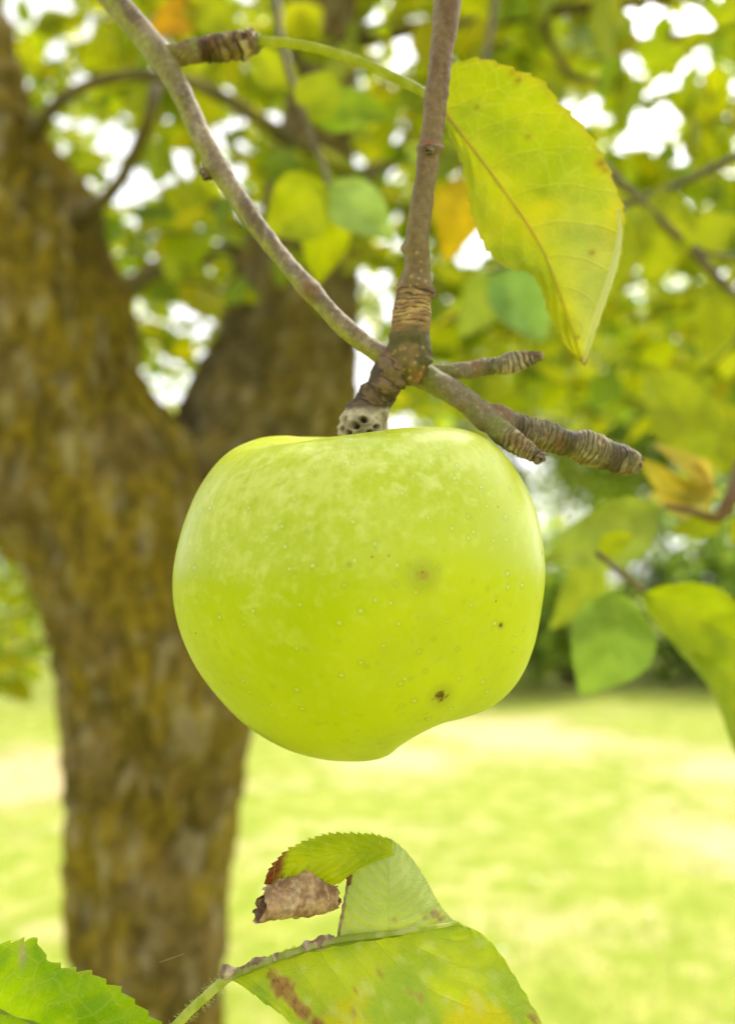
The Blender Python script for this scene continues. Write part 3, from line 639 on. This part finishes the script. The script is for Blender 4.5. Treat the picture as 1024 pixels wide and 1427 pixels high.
def colY(s, t, q):
    c = mixc((.42, .43, .004), (.34, .39, .010), sstep(-.3, .4, nz(q.x*45, q.y*45, q.z*45, 3)))
    c = mixc(c, (.52, .45, .001), sstep(.1, .5, nz(q.x*70+4, q.y*70, q.z*70, 2))*.6)
    if abs(t) > .9: c = mixc(c, (.40, .28, .03), sstep(.92, 1, abs(t))*.5)
    x, y, d = project(q); c = mixc(c, (.42, .45, .17), .8*sstep(300, 420, x*.35+y*.5-90+60*nz(q.x*50, q.y*50, q.z*50, 2))*sstep(-.2, .6, t))  # grey-green sheen at the lower right painted into the blade colour
    for bx, by, br in [(722, 112, 5), (712, 102, 4), (736, 190, 4), (836, 228, 6), (842, 238, 4), (665, 150, 3), (824, 352, 4), (812, 505, 8), (822, 512, 7), (805, 470, 3)]:
        c = mixc(c, (.22, .10, .02), .85*math.exp(-((x-bx)**2+(y-by)**2)/(br*br)))
    return c
YL = thing('leaf', P(590, 130, .205), 'big bright yellow-green leaf with a pale folded edge hanging right of the upright shoot', 'leaf')
mb = MB()
Lf = [(606, 138, .203), (618, 168, .203), (634, 205, .204), (647, 245, .205), (658, 300, .206), (676, 345, .207), (705, 372, .207), (738, 382, .207), (754, 405, .207), (765, 440, .207), (780, 470, .207), (797, 492, .207), (812, 508, .207)]
Mr = [(604, 134, .203), (632, 172, .205), (665, 215, .207), (700, 262, .209), (730, 305, .210), (757, 350, .211), (777, 400, .211), (792, 440, .210), (803, 475, .208), (813, 509, .207)]
Rt = [(605, 128, .203), (626, 98, .203), (668, 86, .203), (712, 100, .203), (752, 116, .204), (776, 146, .205), (808, 178, .206), (836, 218, .207), (850, 252, .207), (866, 300, .206), (863, 350, .203), (848, 405, .202), (832, 452, .203), (814, 510, .206)]
blade(mb, Lf, Mr, Rt, colY, 170, 24, -.0012, 24, .0008, .00025, edge=(0, .0015))
mb.build('blade', M_HERO, YL)
# folded-up margin showing the pale underside
mb = MB(); V = []; nr = 60
A_, _ = catmull([tuple(P(*r)) for r in [(862, 292, .2055), (866, 325, .2035), (861, 365, .2015), (848, 408, .2005), (832, 452, .2015), (814, 506, .2050)]], nr)
C = []
for i in range(nr):
    s = i/(nr-1); wd = .0027*math.sin(math.pi*min(1, s*.9+.05))**.7
    for j in range(9):
        a = j/8*2.6; V.append(Vector(A_[i])+Vector((-1, 0, .15)).normalized()*wd*.8*(1-math.cos(a))*.5 - FW*wd*math.sin(a)*.6); C.append((.80, .80, .55))
mb.add(V, [(i*9+j, i*9+j+1, (i+1)*9+j+1, (i+1)*9+j) for i in range(nr-1) for j in range(8)], C)
mb.build('folded_margin', M_LEAF, YL, label='pale silvery folded margin of the leaf')
mb = MB(); tube(mb, pp([(604, 134, .2030, 3.4), (632, 172, .2049, 2.4), (665, 215, .2069, 2.0), (700, 262, .2089, 1.7), (730, 305, .2099, 1.5), (757, 350, .2109, 1.2), (777, 400, .2109, 1.0), (803, 475, .2079, .7)]), 8, .001, None, lambda s, L, a, p: (.85, .66, .22)); mb.build('midrib', M_LEAF, YL)
mb = MB(); tube(mb, pp([(352, 60, .2085, 9), (372, 58, .208, 7), (400, 60, .207, 6.5), (440, 67, .206, 6.5), (490, 82, .205, 6.5), (535, 101, .204, 6.5), (570, 118, .2035, 6.5), (604, 136, .203, 5)]), 16, .0005, lambda s, L, a, p: .00015*nz(p.x*900, p.y*900, p.z*900), lambda s, L, a, p: mixc((.40, .44, .07), (.50, .52, .16), sstep(-.2, .4, nz(p.x*300, p.y*300, p.z*300)))); mb.build('leaf_stalk', M_LEAF, YL)

# curled, brown-tipped leaf at the bottom
CL = thing('leaf', P(240, 1427, .172), 'green leaf below the apple, folded over with a dead brown rolled tip', 'leaf')
SPOTS = [(376, 1362, 10, .7), (388, 1372, 13, 1), (396, 1382, 12, 1), (404, 1392, 13, 1), (414, 1402, 13, 1), (426, 1412, 13, 1), (440, 1424, 13, 1), (528, 1352, 6, .5), (495, 1380, 4, .7), (492, 1414, 6, .7), (575, 1386, 5, .6), (584, 1390, 5, .6), (605, 1275, 6, .8), (613, 1281, 5, .9), (550, 1282, 4, .5), (740, 1418, 9, 1), (555, 1340, 4, .6), (640, 1360, 5, .5), (520, 1305, 5, .5), (592, 1278, 4, .7)]
def colG(pale):
    def f(s, t, q):
        c = mixc((.52, .60, .03), (.40, .52, .05), sstep(-.3, .35, nz(q.x*80, q.y*80, q.z*80, 3)))
        c = mixc(c, (.68, .60, .01), sstep(.05, .45, nz(q.x*60+8, q.y*60, q.z*60, 3))*.9*(1-pale)); c = mixc(c, (.62, .68, .24), .6*pale)
        c = mixc(c, (.62, .66, .24), sstep(.2, .5, nz(q.x*300, q.y*300, q.z*300, 2))*.5)
        x, y, d = project(q)
        for bx, by, br, k in SPOTS:
            w_ = math.hypot(x-bx, y-by)/br + .9*nz(q.x*420, q.y*420, q.z*420, 4); c = mixc(c, (.50, .34, .10), .6*k*sstep(1.4, .8, w_)); c = mixc(c, mixc((.42, .20, .09), (.24, .09, .045), sstep(-.2, .3, nz(q.x*700, q.y*700, q.z*700, 2))), .9*k*sstep(1.05, .5, w_))
        return c
    return f
mb = MB()   # lower half + the half above the midrib in one blade
M_ = [(318, 1362, .170), (350, 1350, .170), (400, 1332, .170), (470, 1312, .170), (540, 1303, .171), (600, 1294, .172), (640, 1286, .173)]
blade(mb, [(318, 1364, .170), (345, 1378, .168), (380, 1405, .164), (430, 1450, .159), (520, 1520, .155), (640, 1560, .156), (740, 1520, .160), (762, 1450, .163), (735, 1392, .167), (700, 1335, .170), (668, 1300, .172), (642, 1288, .173)], M_,
      [(317, 1358, .170), (352, 1342, .1705), (400, 1324, .171), (470, 1306, .1705), (540, 1300, .171), (600, 1291, .172), (640, 1286, .173)], colG(0), 150, 26, .003, 30, .0007, .0005)
mb.build('blade', M_HERO, CL)
mb = MB()   # raised half: from the midrib up to the fold
blade(mb, [(470, 1311, .1705), (478, 1270, .171), (484, 1232, .1715), (489, 1208, .172), (497, 1192, .172), (512, 1174, .172), (530, 1168, .172), (545, 1170, .172)],
      [(540, 1303, .1712), (540, 1270, .1695), (542, 1240, .169), (542, 1215, .1695), (542, 1200, .170), (543, 1188, .171), (544, 1178, .1715), (546, 1171, .172)],
      [(640, 1288, .1735), (622, 1272, .174), (606, 1250, .1745), (594, 1228, .175), (582, 1208, .175), (568, 1190, .1745), (558, 1180, .174), (547, 1171, .173)], colG(.75), 120, 22, .0008, 30, .0005, .0004)
mb.build('blade', M_HERO, CL, label='raised paler half of the folded leaf')
def colF(s, t, q):
    x, y, d = project(q); c = mixc((.52, .58, .004), (.42, .50, .006), sstep(-.3, .35, nz(q.x*70, q.y*70, q.z*70, 3)))
    c = mixc(c, (.22, .06, .02), sstep(400, 384, x+.25*(y-1215)+5*nz(q.x*300, q.y*300, q.z*300))); return c
mb = MB()   # the folded-over tip
blade(mb, [(545, 1170, .172), (520, 1163, .1715), (490, 1161, .171), (462, 1162, .1705), (435, 1168, .170), (408, 1180, .1695), (388, 1196, .169), (374, 1214, .169), (368, 1232, .169)],
      [(548, 1192, .170), (525, 1190, .1695), (500, 1189, .169), (470, 1190, .1685), (445, 1194, .168), (420, 1202, .168), (402, 1212, .168), (388, 1222, .168), (378, 1234, .1685)],
      [(489, 1210, .171), (484, 1220, .170), (476, 1228, .169), (466, 1232, .1685), (452, 1230, .168), (432, 1232, .168), (410, 1236, .168), (395, 1240, .168), (384, 1244, .1685)], colF, 160, 16, .0009, 21, .0006, .00025)
mb.build('blade', M_HERO, CL, label='bright yellow-green tip folded over to the left')
# rolled dead end: a spiral sheet
def colR(p):
    c = mixc((.46, .30, .17), (.27, .15, .08), sstep(-.5, .6, nz(p.x*200, p.y*200, p.z*330, 4))); return mixc(c, (.56, .43, .30), sstep(.1, .5, nz(p.x*500, p.y*700, p.z*500, 3))*.5)
mb = MB(); a0 = P(362, 1266, .1625); a1 = P(472, 1243, .1700); ax = (a1-a0).normalized(); o1 = (Vector((0, 0, 1))-ax*ax.z).normalized(); o2 = ax.cross(o1)
V = []; C = []; nr, ns = 150, 130
for i in range(nr):
    s = i/(nr-1); c = a0.lerp(a1, s) + o1*(.0004*math.sin(s*5)-.0012*sstep(.8, 1, s))
    for j in range(ns):
        u = j/(ns-1); th = -.35 + u*2*math.pi*1.75        # starts at the upper back, comes over the front and rolls inwards
        r = (.0031+.0008*math.sin(math.pi*s)+.0003*s)*(1-.42*u)*(1-.45*sstep(.82, 1, s))
        p = c + (o1*math.cos(th)*.95 - FW*math.sin(th)*.9)*r
        if u < .10: p += o1*(.10-u)*.014*(.4+1.6*math.exp(-((s-.66)/.13)**2)+.4*abs(nz(s*22, 1, 2)))
        e = sstep(.88, 1, s)-sstep(.14, 0, s); p += ax*e*(.0011*nz(u*11, 5, e*3, 3)) - ax*sstep(.2, 0, s)*.0014*math.cos(th*1.0+2.2)
        q = p + (p-c).normalized()*(.00016*nz(p.x*500, p.y*500, p.z*500, 4)+.00022*nz(s*12, th*1.3, 0, 2)+.00010*math.sin(s*40+th*3)); V.append(q); C.append(colR(q) if u < .5 else mixc(colR(q), (.12, .055, .03), .6))
mb.add(V, [(i*ns+j, i*ns+j+1, (i+1)*ns+j+1, (i+1)*ns+j) for i in range(nr-1) for j in range(ns-1)], C)
t = NT('dead_leaf'); ob = t.obj(); n1 = t.noise(ob, 700, 4, .6); M_DEAD = t.done(t.bsdf(t.mix(t.ss(n1, .35, .7), t.vmath('MULTIPLY', t.tint(), (.7, .68, .65)), t.vmath('MULTIPLY', t.tint(), (1.2, 1.2, 1.2))), .8, t.bump(n1, .6, .0005), .2))
mb.build('rolled_tip', M_DEAD, CL, label='dead grey-brown rolled tip of the leaf')
mb = MB()   # small dead tail hanging by the notch
tube(mb, pp([(488, 1206, .1705, 2.5), (484, 1216, .170, 5), (487, 1226, .170, 3.5), (485, 1234, .170, 1)]), 12, .0003, lambda s, L, a, p: .0004*nz(p.x*900, p.y*900, p.z*900), lambda s, L, a, p: (.20, .10, .05)); mb.build('dead_scrap', M_DEAD, CL)
mb = MB(); rib = [(236, 1440, .172, 6.5), (262, 1412, .1715, 6.5), (290, 1386, .171, 6.5), (318, 1362, .1698, 6.5), (350, 1349, .1689, 5.5), (400, 1330, .1687, 5), (470, 1310, .1686, 4.6), (540, 1301, .1694, 4), (600, 1292, .1704, 3.4), (640, 1286, .1718, 2)]
tube(mb, pp(rib), 16, .0004, lambda s, L, a, p: .00012*nz(p.x*800, p.y*800, p.z*800), lambda s, L, a, p: mixc((.50, .56, .14), (.66, .68, .34), sstep(-.2, .4, nz(p.x*300, p.y*300, p.z*300)))); mb.build('midrib', M_LEAF, CL)
mb = MB()
def sc_d(s, L, a, p): return .0009*nz(p.x*420, p.y*420, p.z*420, 3)+.0003
tube(mb, pp([(308, 1352, .1695, 5), (322, 1354, .1693, 4.5), (345, 1346, .1690, 2), (372, 1337, .1690, 2.2), (400, 1329, .169, 1.5), (430, 1319, .169, 3.2), (455, 1311, .169, 3), (466, 1308, .169, 2)]), 18, .0003, sc_d, lambda s, L, a, p: mixc((.26, .17, .11), (.50, .40, .30), sstep(-.2, .35, nz(p.x*500, p.y*500, p.z*500, 3)))); mb.build('withered_edge', M_DEAD, CL)
mb = MB(); tube(mb, pp([(470, 1310, .170, 2.2), (478, 1268, .1705, 2), (484, 1235, .171, 1.8), (489, 1212, .1712, 1.6), (500, 1192, .1712, 1.2)]), 8, .0005, sc_d and (lambda s, L, a, p: .0003*nz(p.x*800, p.y*800, p.z*800)), lambda s, L, a, p: (.34, .26, .15)); mb.build('withered_edge', M_DEAD, CL)
# hairs along the stalk
mb = MB()
for i in range(150):
    k = rng.random(); x = 240+k*78; y = 1436-k*76; sd_ = rng.choice([-1, 1]); c = P(x+sd_*4.5, y+sd_*3.5, .1715); e = c+Vector((sd_*.0007+rng.normal(0, .0003), rng.normal(0, .0004), -sd_*.0005+rng.normal(0, .0004)))
    tube(mb, [(*c, .00004), (*e, .00002)], 3, .001, None, lambda s, L, a, p: (.6, .65, .4), False)
tag(mb.build('stalk_hair', M_LEAF, CL), kind='stuff')

# bright leaf, bottom-left corner
BL = thing('leaf', P(10, 1427, .160), 'bright green toothed leaf with a brown nick in the bottom left corner', 'leaf')
def colB(s, t, q):
    c = mixc((.34, .50, .002), (.24, .41, .003), sstep(-.3, .35, nz(q.x*90, q.y*90, q.z*90, 3))); x, y, d = project(q)
    c = mixc(c, (.42, .36, .22), math.exp(-(((x-32)/5)**2+((y-1330)/16)**2))); c = mixc(c, (.30, .25, .05), .6*math.exp(-((x-120)**2/300+(y-1354)**2/16))); return mixc(c, (.36, .46, .04), sstep(.95, 1, abs(t)))
mb = MB()
blade(mb, [(-80, 1470, 0.166), (-30, 1500, 0.164), (10, 1520, 0.162), (50, 1530, 0.16), (100, 1530, 0.158), (150, 1520, 0.157), (200, 1500, 0.156), (262, 1470, 0.156)],
      [(-80, 1400, 0.166), (-30, 1400, 0.164), (10, 1410, 0.162), (50, 1424, 0.16), (100, 1440, 0.158), (150, 1452, 0.157), (200, 1462, 0.156), (262, 1468, 0.156)],
      [(-60, 1330, 0.168), (-30, 1320, 0.166), (0, 1315, 0.165), (25, 1312, 0.164), (46, 1308, 0.163), (58, 1322, 0.162), (75, 1340, 0.161), (98, 1350, 0.16), (130, 1356, 0.159), (152, 1368, 0.158), (175, 1384, 0.157), (200, 1406, 0.156), (228, 1432, 0.156), (262, 1465, 0.156)], colB, 240, 26, .002, 17, .0010, .0004)
mb.build('blade', M_HERO, BL)
mb = MB(); tube(mb, pp([(-80, 1400, .1665, 4), (-30, 1400, .1645, 4), (10, 1410, .1625, 4), (50, 1424, .1605, 4), (100, 1440, .1585, 4), (150, 1452, .1575, 3), (262, 1468, .1565, 2)]), 8, .001, None, lambda s, L, a, p: (.4, .48, .12)); mb.build('midrib', M_LEAF, BL)

# spider thread
m = NT('silk'); M_SILK = m.done(m.bsdf((.30, .22, .10), .5)); mb = MB(); tube(mb, pp([(222, 1341, .170, .45), (240, 1335, .170, .5), (257, 1329, .170, .4)]), 5, .001)
tag(mb.build('spider_thread', M_SILK), 'thin stray spider thread in front of the lower trunk', 'spider thread')

# ------------------------------------------------------------------ leafy twigs in the middle distance
def simple_leaf(root, bx, by, tx, ty, wpx, d, col, bend=.15, lab=None, dt=0, tilt=0.0, roll=.25):
    """leaf from base (bx,by) to tip (tx,ty), half width wpx (all measured in the photo) at distance d"""
    B = P(bx, by, d); T = P(tx, ty, d+dt); ax = T-B; Ln = ax.length; ax.normalize(); side = ax.cross(FW).normalized(); side = (side*math.cos(tilt)+FW*math.sin(tilt)).normalized(); nn = side.cross(ax).normalized()
    if nn.dot(FW) > 0: nn = -nn
    W_ = PR(wpx, d); mb = MB(); nr, nc = 70, 9; V = []; C = []; UV = []; wv = rng.random()*6
    for i in range(nr):
        s = i/(nr-1); w_ = W_*1.08*max(0, math.sin(math.pi*s**.74))**.95
        c = B+ax*Ln*s + nn*(-bend*Ln*(s-.2)**2) + side*Ln*.05*math.sin(s*3)
        for j in range(2*nc+1):
            t_ = (j-nc)/nc; q = c + side*w_*t_*(1+.09*(.5-((s*15) % 1))*(abs(t_) > .95)) + nn*(roll*w_*abs(t_)**1.5+.035*Ln*math.sin(8*s-2.5*abs(t_)+wv)*abs(t_)+.015*Ln*math.cos(2*math.pi*(s-.2*abs(t_))*8)*abs(t_)*(1-abs(t_)))
            cc = mixc(col, tuple(k*.7 for k in col), sstep(-.2, .4, nz(q.x*35, q.y*35, q.z*35, 3))); V.append(q); C.append(cc); UV.append((s, .5+.5*t_))
    n_ = 2*nc+1; mb.add(V, [(i*n_+j, (i+1)*n_+j, (i+1)*n_+j+1, i*n_+j+1) for i in range(nr-1) for j in range(n_-1)], C, UV)
    o = mb.build('leaf', M_HERO, root, label=lab); return o
def twig_thing(pts, label, cat='twig', colr=(.13, .095, .06), group='leafy twigs behind the apple'):
    x, y, d, r = pts[0]; t_ = thing('leafy_twig', P(x, y, d), label, cat, group); mb = MB()
    tube(mb, pp(pts), 14, .002, lambda s, L, a, p: .0004*nz(p.x*120, p.y*120, p.z*120), lambda s, L, a, p: mixc(colr, (.19, .16, .07), sstep(-.1, .4, nz(p.x*60, p.y*60, p.z*60)))); mb.build('stem', M_TWIG, t_); return t_
YG, PG, BGN, OR, YE = (.42, .46, .004), (.42, .50, .08), (.36, .50, .18), (.76, .50, .004), (.74, .60, .05)
T1 = twig_thing([(380, -60, .50, 6), (392, 60, .48, 5), (420, 150, .47, 4.5), (452, 235, .46, 4), (458, 262, .455, 3)], 'leafy twig with rounded pale leaves in front of the grey right limb')
simple_leaf(T1, 456, 262, 366, 320, 46, .45, YG, dt=.01); simple_leaf(T1, 452, 262, 548, 335, 34, .455, BGN, lab='paler green leaf on the twig', dt=.0)
simple_leaf(T1, 452, 262, 440, 400, 34, .47, YG, dt=.03); simple_leaf(T1, 430, 170, 470, 90, 30, .47, YG); simple_leaf(T1, 424, 160, 548, 160, 30, .48, (.28, .40, .03)); simple_leaf(T1, 412, 130, 350, 60, 26, .48, YG)
T2 = twig_thing([(700, -60, .62, 5), (680, 60, .60, 4.5), (655, 180, .58, 4), (640, 250, .57, 3)], 'leafy twig with one orange leaf behind the big yellow leaf')
simple_leaf(T2, 640, 248, 622, 362, 34, .57, OR, lab='orange-yellow autumn leaf'); simple_leaf(T2, 645, 230, 560, 200, 26, .58, PG); simple_leaf(T2, 650, 200, 560, 250, 24, .58, YG)
T3 = twig_thing([(1100, 180, .48, 6), (960, 250, .5, 5), (840, 300, .52, 4.5), (760, 350, .54, 4), (680, 380, .56, 3)], 'leafy twig with cool green leaves below the big yellow leaf', colr=(.12, .1, .06))
simple_leaf(T3, 685, 378, 765, 478, 40, .56, (.30, .48, .18), lab='cool green leaf on the twig', dt=.02); simple_leaf(T3, 690, 378, 640, 470, 30, .57, PG); simple_leaf(T3, 880, 290, 800, 440, 32, .5, YG); simple_leaf(T3, 930, 262, 905, 400, 38, .5, YG)
T4 = twig_thing([(1090, 455, .50, 7), (1024, 412, .5, 6), (965, 350, .5, 6), (905, 293, .5, 5.5), (848, 238, .5, 5), (800, 180, .52, 4)], 'thin dark bare twig running down to the right edge beside the yellow leaf')
simple_leaf(T4, 1000, 395, 985, 500, 32, .5, YG); simple_leaf(T4, 960, 350, 1030, 300, 26, .52, YG)
mb = MB(); tube(mb, pp([(905, 293, .5, 4), (960, 340, .51, 3.5), (1000, 356, .52, 3), (1060, 352, .54, 3)]), 10, .003, None, lambda s, L, a, p: (.12, .09, .05)); mb.build('side_stem', M_TWIG, T4)
T5 = twig_thing([(1090, 560, .42, 12), (1040, 640, .40, 12), (1020, 690, .39, 11), (1000, 720, .39, 8), (960, 712, .39, 5), (925, 705, .39, 4)], 'brown knobbly twig at the right edge with yellow and pale green leaves', colr=(.17, .09, .045))
simple_leaf(T5, 918, 706, 750, 782, 42, .385, (.42, .50, .09), lab='broad pale green leaf just right of the apple', bend=.05); simple_leaf(T5, 985, 695, 890, 640, 20, .40, (.80, .62, .10), lab='crumpled yellow leaf', roll=.9, tilt=.5); simple_leaf(T5, 990, 690, 915, 612, 18, .405, (.78, .60, .14), lab='crumpled yellow leaf', roll=1.1, tilt=-.7)
simple_leaf(T5, 992, 700, 905, 690, 20, .40, (.78, .66, .22), lab='crumpled yellow leaf', roll=.8, tilt=.3); simple_leaf(T5, 1000, 690, 965, 640, 16, .405, (.72, .50, .20), lab='crumpled yellow leaf', roll=1.2, tilt=.9)
simple_leaf(T5, 1010, 720, 930, 740, 16, .39, YG); simple_leaf(T5, 1015, 660, 905, 490, 48, .45, YG, dt=.04); simple_leaf(T5, 1020, 720, 1070, 790, 24, .4, YG)
T6 = twig_thing([(1120, 980, .36, 7), (1010, 905, .35, 5), (930, 850, .345, 5), (880, 810, .34, 5), (830, 770, .34, 4.5)], 'low leafy twig with drooping green leaves above the lawn at right', colr=(.16, .13, .07))
simple_leaf(T6, 862, 826, 812, 975, 56, .35, (.34, .50, .10), lab='drooping mid-green leaf over the shrubs', roll=.35); simple_leaf(T6, 892, 828, 1085, 935, 44, .34, (.42, .50, .006), roll=.4); simple_leaf(T6, 925, 858, 1060, 1075, 30, .34, (.34, .42, .03), tilt=.5, roll=.5)
simple_leaf(T6, 832, 772, 885, 745, 16, .34, YG); simple_leaf(T6, 835, 775, 765, 880, 26, .42, (.42, .48, .05))
T7 = twig_thing([(1100, -60, .40, 5), (1060, -20, .40, 4), (1040, -10, .40, 3)], 'small twig tip with one yellow leaf in the top right corner')
simple_leaf(T7, 1045, -20, 1000, 34, 22, .40, YG)
T8 = twig_thing([(210, -90, .8, 6), (240, -40, .8, 5), (262, 0, .8, 4)], 'twig with a single orange leaf at the top left edge')
simple_leaf(T8, 275, 10, 205, 45, 26, .8, (.60, .30, .01)); simple_leaf(T8, 262, 0, 330, 50, 30, .8, YG)
